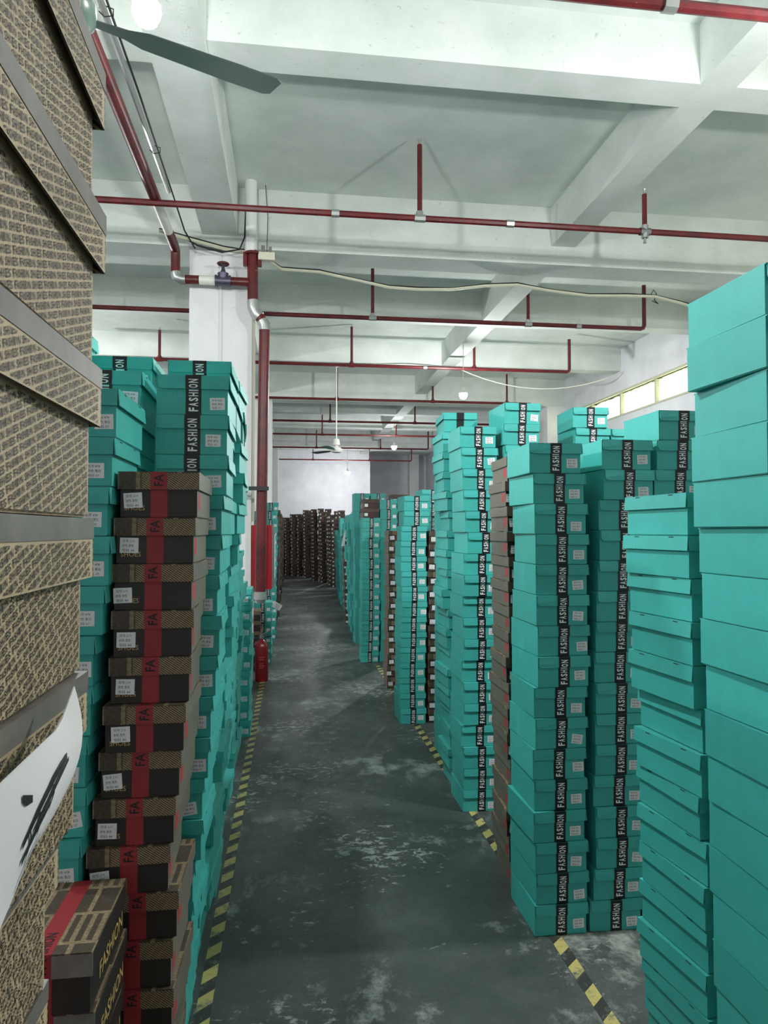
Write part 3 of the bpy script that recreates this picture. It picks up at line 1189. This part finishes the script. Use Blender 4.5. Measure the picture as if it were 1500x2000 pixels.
def interp(prof, z):
    if z <= prof[0][0]:
        return prof[0][1]
    for (a, xa), (c, xc) in zip(prof, prof[1:]):
        if z <= c:
            return xa + (xc - xa) * (z - a) / (c - a)
    return prof[-1][1]


def put(kind, loc, rz, zs, label, group, band=True, sticker=True, far=False, tilt=(0, 0), stuff=False, bid=None):
    base = 'teal' if kind == 'teal' else 'brown'
    if stuff:
        src, dst = FAR['plain' if base == 'teal' and not band else base], FARSTUFF[base]
        mtx = Matrix.Translation(loc) @ Matrix.Rotation(rz, 4, 'Z') @ Matrix.Diagonal((1, 1, zs, 1))
        b0 = len(dst.v)
        dst.v += [tuple(mtx @ Vector(v)) for v in src.v]
        for f, mi in zip(src.f, src.m):
            mn = src.mats[mi]
            dst.f.append(tuple(b0 + i for i in f))
            dst.m.append(dst.mi(mn))
        return None
    name = 'teal_shoe_box' if base == 'teal' else 'brown_shoe_box'
    if far:
        t = link(name, ME['far_' + base], None, loc, (tilt[0], tilt[1], rz))
        t.scale = (1, 1, zs)
    else:
        t = empty(name, loc, rot=(tilt[0], tilt[1], rz))
        t.scale = (1, 1, zs)
        if base == 'teal':
            link('body', ME['teal_body'], t)
            link('lid', ME['teal_lid'], t)
            if band:
                link('printed_band', ME['teal_band'], t)
            if sticker:
                o = link('size_sticker', ME['sticker_t'], t, (0.070 + rnd.gauss(0, 0.005), -TL / 2 + 0.0045, 0.042 + rnd.gauss(0, 0.004)), (0, rnd.gauss(0, 0.06), 0))
        else:
            pre = {'brown': 'brown', 'kraft': 'kraft', 'dark': 'dark'}[kind]
            bo = link('body', ME[pre + '_body'], t)
            li = link('lid', ME[pre + '_lid'], t)
            if kind == 'kraft':
                for nm, par in (('let_body', bo), ('let_lid', li)):
                    o = link('printed_lettering', ME[nm], par)
                    o['kind'] = 'stuff'
            if kind == 'dark':
                link('gold_lettering', ME['gold_fashion'], bo)['label'] = 'gold lettering reading FASHION'
            if kind == 'brown':
                link('gold_lettering', ME['gold_shoes'], bo)['label'] = 'gold lettering reading SHOES'
                link('red_patch', ME['red_patch' if loc[0] < 0 else 'red_patch_west'], bo)
            if band:
                link('printed_band', ME['red_band'], t)
            if sticker:
                link('size_sticker', ME['sticker_b'], t, (-0.066 + rnd.gauss(0, 0.007), -lb - 0.0012, 0.042 + rnd.gauss(0, 0.004)), (0, rnd.gauss(0, 0.06), 0))
    tag(t, label, 'shoe box', group)
    if bid:
        ALLB.append((bid, base, t))
    return t


def stack(sid, kind, n, Y, prof, side, phrase, H=None, flip=False, band=True, jit=0.004, rotj=1.2, rot=0.0, z0=0.0, tops=None, far=None, stick=1.0, keep=None):
    """a pile of n boxes whose near end faces stand at Y; prof gives the edge of the pile by height"""
    w, l, h0 = (TW, TL, TH) if kind == 'teal' else (BW, BL, BH)
    H = H or (h0 + 0.001)
    zs = (H - 0.0012) / h0
    far = (Y > 9.0) if far is None else far
    for k in range(n):
        z = z0 + k * H
        X = interp(prof, z + H / 2) + rnd.gauss(0, jit)
        cx = X + w / 2 if side == 'L' else X - w / 2
        cy = Y + l / 2 + rnd.gauss(0, 0.004)
        rz = math.radians(rot + rnd.gauss(0, rotj)) + (math.pi if flip else 0)
        i = n - 1 - k
        tl = (0, 0)
        if tops and i in tops:
            dx, dy, dr = tops[i]
            cx += dx
            cy += dy
            rz += math.radians(dr)
        bid = '%s.%d' % (sid, i)
        st = keep is not None and not (i < keep if isinstance(keep, int) else i in keep)
        lab = '%s, %s of %s' % (WORD[kind], ORD[i], phrase)
        put(kind, (cx, cy, z), rz, zs, lab, 'shoe boxes of ' + phrase, band=band, sticker=rnd.random() < stick, far=far, tilt=tl, stuff=st, bid=bid)


# ------------------------------------------------------------------ piles right of the aisle
stack('R0', 'teal', 18, 1.60, [(0.3, 1.218), (1.0, 1.206), (1.68, 1.183), (1.9, 1.169), (2.37, 1.159)], 'L', 'the nearest pile at the right edge', 0.1315, keep=16)
stack('R1', 'teal', 14, 1.985, [(0.2, 1.215), (1.0, 1.19), (1.82, 1.15)], 'L', 'the pile behind the rightmost pile', 0.1297, flip=True, rot=6, jit=0.006)
stack('R2a', 'teal', 16, 2.90, [(0, 1.022), (0.7, 1.026), (1.56, 1.047), (1.91, 1.030), (2.07, 1.0)], 'L', 'the left banded pile of the front right pair', 0.1297)
stack('R2b', 'teal', 16, 2.90, [(0, 1.275), (0.69, 1.293), (1.55, 1.31), (1.96, 1.345), (2.1, 1.328)], 'L', 'the right banded pile of the front right pair', 0.131)
stack('R2c', 'teal', 17, 2.90, [(0, 1.54), (2.1, 1.598), (2.23, 1.607)], 'L', 'the third banded pile, beside the front pair', 0.1311, keep=3)
stack('R2e', 'teal', 15, 3.28, [(0, 1.30), (1.95, 1.32)], 'L', 'the pile hidden behind the front right pair', 0.1297, keep=0)
stack('R2f', 'teal', 16, 3.28, [(0, 1.55), (2.1, 1.60)], 'L', 'the pile hidden behind the third banded pile', 0.1297, keep=0)
stack('R3', 'brown', 17, 3.30, [(0, 1.044), (1.06, 1.049), (1.55, 1.051), (2.06, 1.041)], 'L', 'the brown pile between two teal piles on right', 0.1212, rot=-2.5, jit=0.006)
stack('R4', 'teal', 18, 4.22, [(0, 1.046), (1.4, 1.05), (1.50, 1.051), (1.56, 1.08), (1.66, 1.065), (2.13, 1.045), (2.34, 1.02)], 'L', 'the banded pile just beyond the right brown pile', 0.13)
stack('R4b', 'teal', 19, 4.61, [(0, 1.06), (0.8, 1.043), (1.82, 1.032), (2.16, 1.008), (2.49, 1.02)], 'L', 'the ragged pile behind the banded aisle pile', 0.131, flip=True, jit=0.012, rotj=2)
stack('R5', 'teal', 19, 4.20, [(0, 1.30), (2.35, 1.31), (2.49, 1.307)], 'L', 'the tall pile below the hanging bulb', 0.131, keep=3)
stack('R5b', 'teal', 17, 4.22, [(0, 1.56), (2.3, 1.57)], 'L', 'the low pile between two tall right piles', 0.131, keep=0)
stack('R6', 'teal', 19, 4.30, [(0, 1.80), (2.35, 1.82)], 'L', 'the tall pile under the strip window', 0.131, tops={0: (-0.02, -0.01, -4)}, keep=2)
stack('R6c', 'teal', 18, 4.32, [(0, 2.04), (2.35, 2.06)], 'L', 'the rearmost pile under the strip window', 0.131, keep=1)
stack('R4c', 'teal', 16, 5.2, [(0, 1.14), (2.1, 1.15)], 'L', 'the pile in the gap behind the ragged pile', 0.131, keep=(1, 5, 6, 7, 8, 9, 12, 13, 14, 15))
stack('R7', 'teal', 15, 6.20, [(0, 0.972), (1.66, 0.982), (1.76, 1.015), (2.01, 1.0)], 'L', 'the banded pile midway down the right side', 0.134)
stack('R7b', 'brown', 14, 6.20, [(0, 1.228), (1.7, 1.235)], 'L', 'the brown pile beside the midway banded pile', 0.1215)
stack('R7c', 'teal', 16, 6.7, [(0, 1.24), (2.1, 1.26)], 'L', 'the pile behind the midway brown pile', 0.131, keep=3)
stack('R8', 'brown', 14, 7.60, [(0, 1.05), (1.74, 1.068)], 'L', 'the brown pile beyond the midway banded pile', 0.1215)
stack('R8b', 'teal', 15, 7.95, [(0, 1.27), (1.74, 1.29)], 'L', 'the teal pile behind the second brown pile', 0.131, keep=0)
stack('R9', 'teal', 14, 9.15, [(0, 0.928), (1.88, 0.946)], 'L', 'the leaning banded pile far down the aisle', 0.1335, far=False)
stack('R9k', 'brown', 2, 9.16, [(0, 0.955)], 'L', 'two brown boxes atop the far leaning pile', 0.1212, z0=1.871)
stack('R9b', 'teal', 16, 9.2, [(0, 1.18), (2.12, 1.175)], 'L', 'the second banded pile far down the aisle', 0.132)
stack('R10', 'brown', 18, 9.65, [(0, 1.43), (2.2, 1.40)], 'L', 'the far brown pile against the dark recess', 0.1222, keep=4)
stack('R11', 'teal', 17, 10.7, [(0, 1.0), (2.27, 0.97)], 'L', 'the tallest banded pile far down the aisle', 0.1335)
stack('R11b', 'teal', 17, 10.75, [(0, 1.25), (2.27, 1.23)], 'L', 'the pile right of the tallest far pile', 0.1335, keep=1)
yy = 11.15
i = 0
while yy < 20.5:
    X = 1.03 + (yy - 11.2) * 0.034 + rnd.gauss(0, 0.02)
    if i == 5:
        stack('F%d' % i, 'brown', 13, yy, [(0, X - 0.03), (1.6, X - 0.08)], 'L', 'the brown pile among distant teal piles', 0.124)
    else:
        stack('F%d' % i, 'teal', rnd.choice((14, 15, 16)) if yy < 16 else rnd.choice((11, 12, 13, 14)), yy, [(0, X), (2, X - 0.06)], 'L', 'the %s distant pile along the aisle' % NTH[i], 0.132, jit=0.012, keep=(1, 3, 6, 7) if i == 0 else (12, 14) if i == 3 else 0)
        if i % 2 == 0:
            stack('G%d' % i, 'teal', 16, yy + 0.02, [(0, X + 0.26), (2, X + 0.22)], 'L', 'the %s distant pile behind the row' % NTH[i], 0.132, jit=0.012, keep=0)
    yy += 0.36 if yy < 14 else 0.75
    i += 1
# far block of brown boxes closing the aisle
BKEEP = [0, None, None, None, None, (0, 1, 3, 5), None, (0, 2, 5, 9, 13, 16), None, (1, 2, 6, 8, 10, 13, 15), None, None, 0, 0, 0, (4,), 0, 2, 2, 2]
for q, (X, Y, n) in enumerate([(-0.40, 27.3, 18), (-0.17, 27.2, 18), (0.06, 26.8, 19), (0.29, 26.6, 19), (0.52, 25.6, 20), (0.75, 24.6, 20), (0.78, 24.2, 19), (0.98, 23.8, 20), (1.0, 23.2, 19), (1.2, 22.6, 18), (1.22, 22.0, 18), (1.28, 21.3, 17), (-0.3, 27.8, 18), (-0.06, 27.7, 18), (0.17, 27.5, 19), (0.42, 27.2, 19), (0.66, 26.1, 20), (1.26, 24.3, 20), (1.46, 22.4, 19), (1.52, 21.6, 19)]):
    stack('B%d' % q, 'brown', n, Y, [(0, X), (2.3, X - 0.03)], 'L', 'the far block, %s pile from left' % NTH[q] if q < 12 else 'the %s back pile of the far block' % NTH[q - 12], 0.1222, jit=0.01, rotj=2, keep=BKEEP[q])
# ------------------------------------------------------------------ piles left of the aisle
stack('L0', 'kraft', 18, 0.275, [(0, -0.255), (1.35, -0.187), (1.45, -0.173), (1.57, -0.153), (1.68, -0.158), (1.79, -0.152), (1.91, -0.148), (2.05, -0.148), (2.2, -0.17)], 'R', 'the close-up pile at the left edge', 0.1222, jit=0.001, rotj=0.4, band=True, keep=8)
stack('L1', 'brown', 15, 1.965, [(0.5, -0.302), (0.806, -0.304), (1.2, -0.27), (1.6, -0.245), (1.86, -0.232)], 'R', 'the red banded brown pile at front left', 0.124, jit=0.006, keep=14)
stack('L2', 'teal', 16, 1.93, [(0.8, -0.525), (1.3, -0.50), (1.57, -0.466), (2.07, -0.45)], 'R', 'the front left pile beside the brown pile', 0.1297, band=False, jit=0.006, keep=10)
stack('L2b', 'teal', 17, 2.31, [(0, -0.57), (2.2, -0.458)], 'R', 'the banded pile behind the front left pile', 0.1297, keep=3)
stack('L2c', 'teal', 18, 2.67, [(0, -0.60), (2.33, -0.50)], 'R', 'the rear banded pile behind the front left', 0.1297, keep=1)
stack('L2d', 'teal', 18, 2.4, [(0, -0.82), (2.4, -0.70)], 'R', 'the leftmost tall pile peeking past kraft boxes', 0.1335, keep=1)
stack('L3', 'teal', 17, 2.345, [(0, -0.335), (0.15, -0.322), (1.0, -0.25), (1.76, -0.207), (2.2, -0.2)], 'R', 'the banded pile behind the red banded pile', 0.1297, jit=0.006)
for q, (Y, n, a, c) in enumerate([(2.70, 18, -0.345, -0.22), (3.05, 18, -0.345, -0.19), (3.40, 17, -0.355, -0.225), (3.75, 16, -0.36, -0.26), (4.10, 15, -0.37, -0.29), (4.45, 14, -0.38, -0.30), (4.80, 13, -0.385, -0.32), (5.15, 12, -0.39, -0.33), (5.5, 10, -0.39, -0.35)]):
    stack('LW%d' % q, 'teal', n, Y, [(0, a), (2.2, c)], 'R', 'left aisle wall, %s pile' % ['first', 'second', 'third', 'fourth', 'fifth', 'sixth', 'seventh', 'eighth', 'last'][q], 0.1297, jit=0.015, rotj=1.6, band=(q == 0), stick=0.15, keep=[(0, 1, 2, 3, 9, 14), None, (2, 5, 6, 8, 14), (4, 8, 11, 13, 14, 15), (6, 8), (2, 6, 7, 12), (0, 3, 5, 8, 9, 10, 12), (3, 7, 8), (1, 3, 4, 8, 9)][q])
stack('L4', 'teal', 9, 6.0, [(0, -0.315), (1.22, -0.308)], 'R', 'the low left pile before the standpipe', 0.135)
stack('L4b', 'teal', 7, 6.45, [(0, -0.34), (1.0, -0.335)], 'R', 'the lowest left pile before the standpipe', 0.131, keep=0)
stack('L5', 'brown', 6, 8.75, [(0, -0.34)], 'R', 'the brown pile below the red cabinet', 0.1215)
stack('L5b', 'teal', 6, 9.2, [(0, -0.215)], 'R', 'the small teal pile behind the extinguisher', 0.131)
stack('L6', 'teal', 16, 11.3, [(0, -0.2), (2.1, -0.18)], 'R', 'the tall teal pile beyond the red cabinet', 0.134, keep=(0, 1, 2, 10, 11, 13, 14, 15))
stack('L6b', 'teal', 15, 11.3, [(0, -0.45), (2.1, -0.44)], 'R', 'the teal pile behind the standpipe', 0.134, keep=0)
for q, Y in enumerate((13.0, 14.2, 15.8, 17.4, 19.5, 22.0, 24.2)):
    stack('LB%d' % q, 'brown', 17, Y, [(0, -0.19), (2.1, -0.17)], 'R', 'the %s far left brown pile' % NTH[q], 0.1222, jit=0.012, keep=[None, (0, 2, 4, 5, 9, 13, 14), (0, 1, 8, 15), (6, 13), (5, 7), (0, 1, 11), 0][q])
stack('LF', 'dark', 6, 1.615, [(0, -0.43), (0.8, -0.412)], 'R', 'the low brown pile at the bottom left', 0.1335, jit=0.003, keep=3)
stack('LG', 'dark', 5, 1.26, [(0, -0.47), (0.8, -0.455)], 'R', 'the lowest brown pile at the bottom left', 0.128, jit=0.003, keep=1)
for kind, lab in (('teal', 'remaining teal shoe boxes in the hidden and distant piles'), ('brown', 'remaining brown shoe boxes in the far block')):
    if FARSTUFF[kind].v:
        o = FARSTUFF[kind].build(kind + '_shoe_boxes_beyond')
        o['kind'] = 'stuff'
        tag(o, lab, 'shoe boxes')

# ------------------------------------------------------------------ papers
t = tag(empty('paper_note', (-0.145, 0.0, 1.55)), 'torn white paper with black handwriting stuck on kraft boxes', 'paper')
cor = {}
N_ = 10
vs, fs = [], []


def sheet(u, v):
    y = 0.37 + (0.497 - 0.37) * u - 0.05 * u * v
    z = 0.025 + 0.004 * u - v * (0.075 - 0.028 * u) + 0.018 * max(0, u - 0.75) * 4 * (1 - v)
    x = 0.004 + 0.010 * math.sin(math.pi * v) * u + 0.012 * max(0, u - 0.7) * v
    return (x, y, z)


for j in range(N_ + 1):
    for i in range(N_ + 1):
        vs.append(sheet(i / N_, j / N_))
for j in range(N_):
    for i in range(N_):
        a = j * (N_ + 1) + i
        fs.append((a, a + N_ + 1, a + N_ + 2, a + 1))
b = MB()
b.raw(vs, fs, 'sticker')
b.raw([(x - 0.0006, y, z) for x, y, z in vs], [tuple(reversed(f)) for f in fs], 'sticker')
b.build('sheet', t, True)
b = MB()


def stroke(pts, w):
    vs, fs = [], []
    for k, (u, v) in enumerate(pts):
        ww = w * (0.35 + math.sin(math.pi * (k + 0.6) / (len(pts) + 0.2)))
        du, dv = 0.0, ww
        if 0 < k < len(pts) - 1:
            tx, ty = pts[k + 1][0] - pts[k - 1][0], pts[k + 1][1] - pts[k - 1][1]
            L = math.hypot(tx, ty) or 1
            du, dv = -ty / L * ww, tx / L * ww
        for s in (-1, 1):
            p = sheet(u + s * du * 0.5, v + s * dv)
            vs.append((p[0] + 0.0008, p[1], p[2]))
    for k in range(len(pts) - 1):
        fs.append((2 * k, 2 * k + 1, 2 * k + 3, 2 * k + 2))
    b.raw(vs, fs, 'ink')
    b.raw(vs, [tuple(reversed(f)) for f in fs], 'ink')


for pts, w in (([(0.25, 0.25), (0.3, 0.3), (0.36, 0.33)], 0.03), ([(0.28, 0.62), (0.45, 0.48), (0.62, 0.36), (0.78, 0.30)], 0.03), ([(0.42, 0.62), (0.55, 0.52), (0.70, 0.40), (0.8, 0.36)], 0.025),
               ([(0.3, 0.75), (0.45, 0.66), (0.62, 0.55)], 0.022), ([(0.45, 0.5), (0.5, 0.62), (0.48, 0.75)], 0.03), ([(0.6, 0.38), (0.63, 0.5), (0.6, 0.62)], 0.022), ([(0.36, 0.56), (0.40, 0.68), (0.35, 0.8)], 0.02),
               ([(0.3, 0.95), (0.42, 0.86), (0.58, 0.78)], 0.012), ([(0.52, 0.78), (0.5, 0.9), (0.46, 0.98)], 0.01)):
    stroke(pts, w)
b.build('handwriting', t)
b = MB()
b.box(-0.055, -0.001, -0.04, 0.055, 0.001, 0.04, 'sticker')
for q in range(4):
    b.box(-0.035 + 0.006 * q, -0.0016, 0.022 - 0.016 * q, 0.035, -0.001, 0.026 - 0.016 * q, 'ink')
o = b.build('paper_tag', None, loc=(-0.15, 9.18, 0.74))
o.rotation_euler = (0.2, 0.55, 0)
tag(o, 'white paper tag hanging from the small left teal pile', 'paper')
b = MB()
b.raw([(-0.03, 0, -0.16), (0.035, 0, -0.15), (0.06, 0.0, 0.16), (0.045, 0.0, 0.17), (0.01, 0, 0.02), (-0.03, 0.002, -0.157), (0.035, 0.002, -0.147), (0.06, 0.002, 0.163), (0.045, 0.002, 0.173), (0.01, 0.002, 0.023)],
      [(0, 1, 2, 3, 4), (9, 8, 7, 6, 5), (0, 5, 6, 1), (1, 6, 7, 2), (2, 7, 8, 3), (3, 8, 9, 4), (4, 9, 5, 0)], 'sticker')
o = b.build('paper_slip', None, loc=(0.955, 12.75, 1.58))
tag(o, 'white paper slip sticking out of the distant teal piles', 'paper')
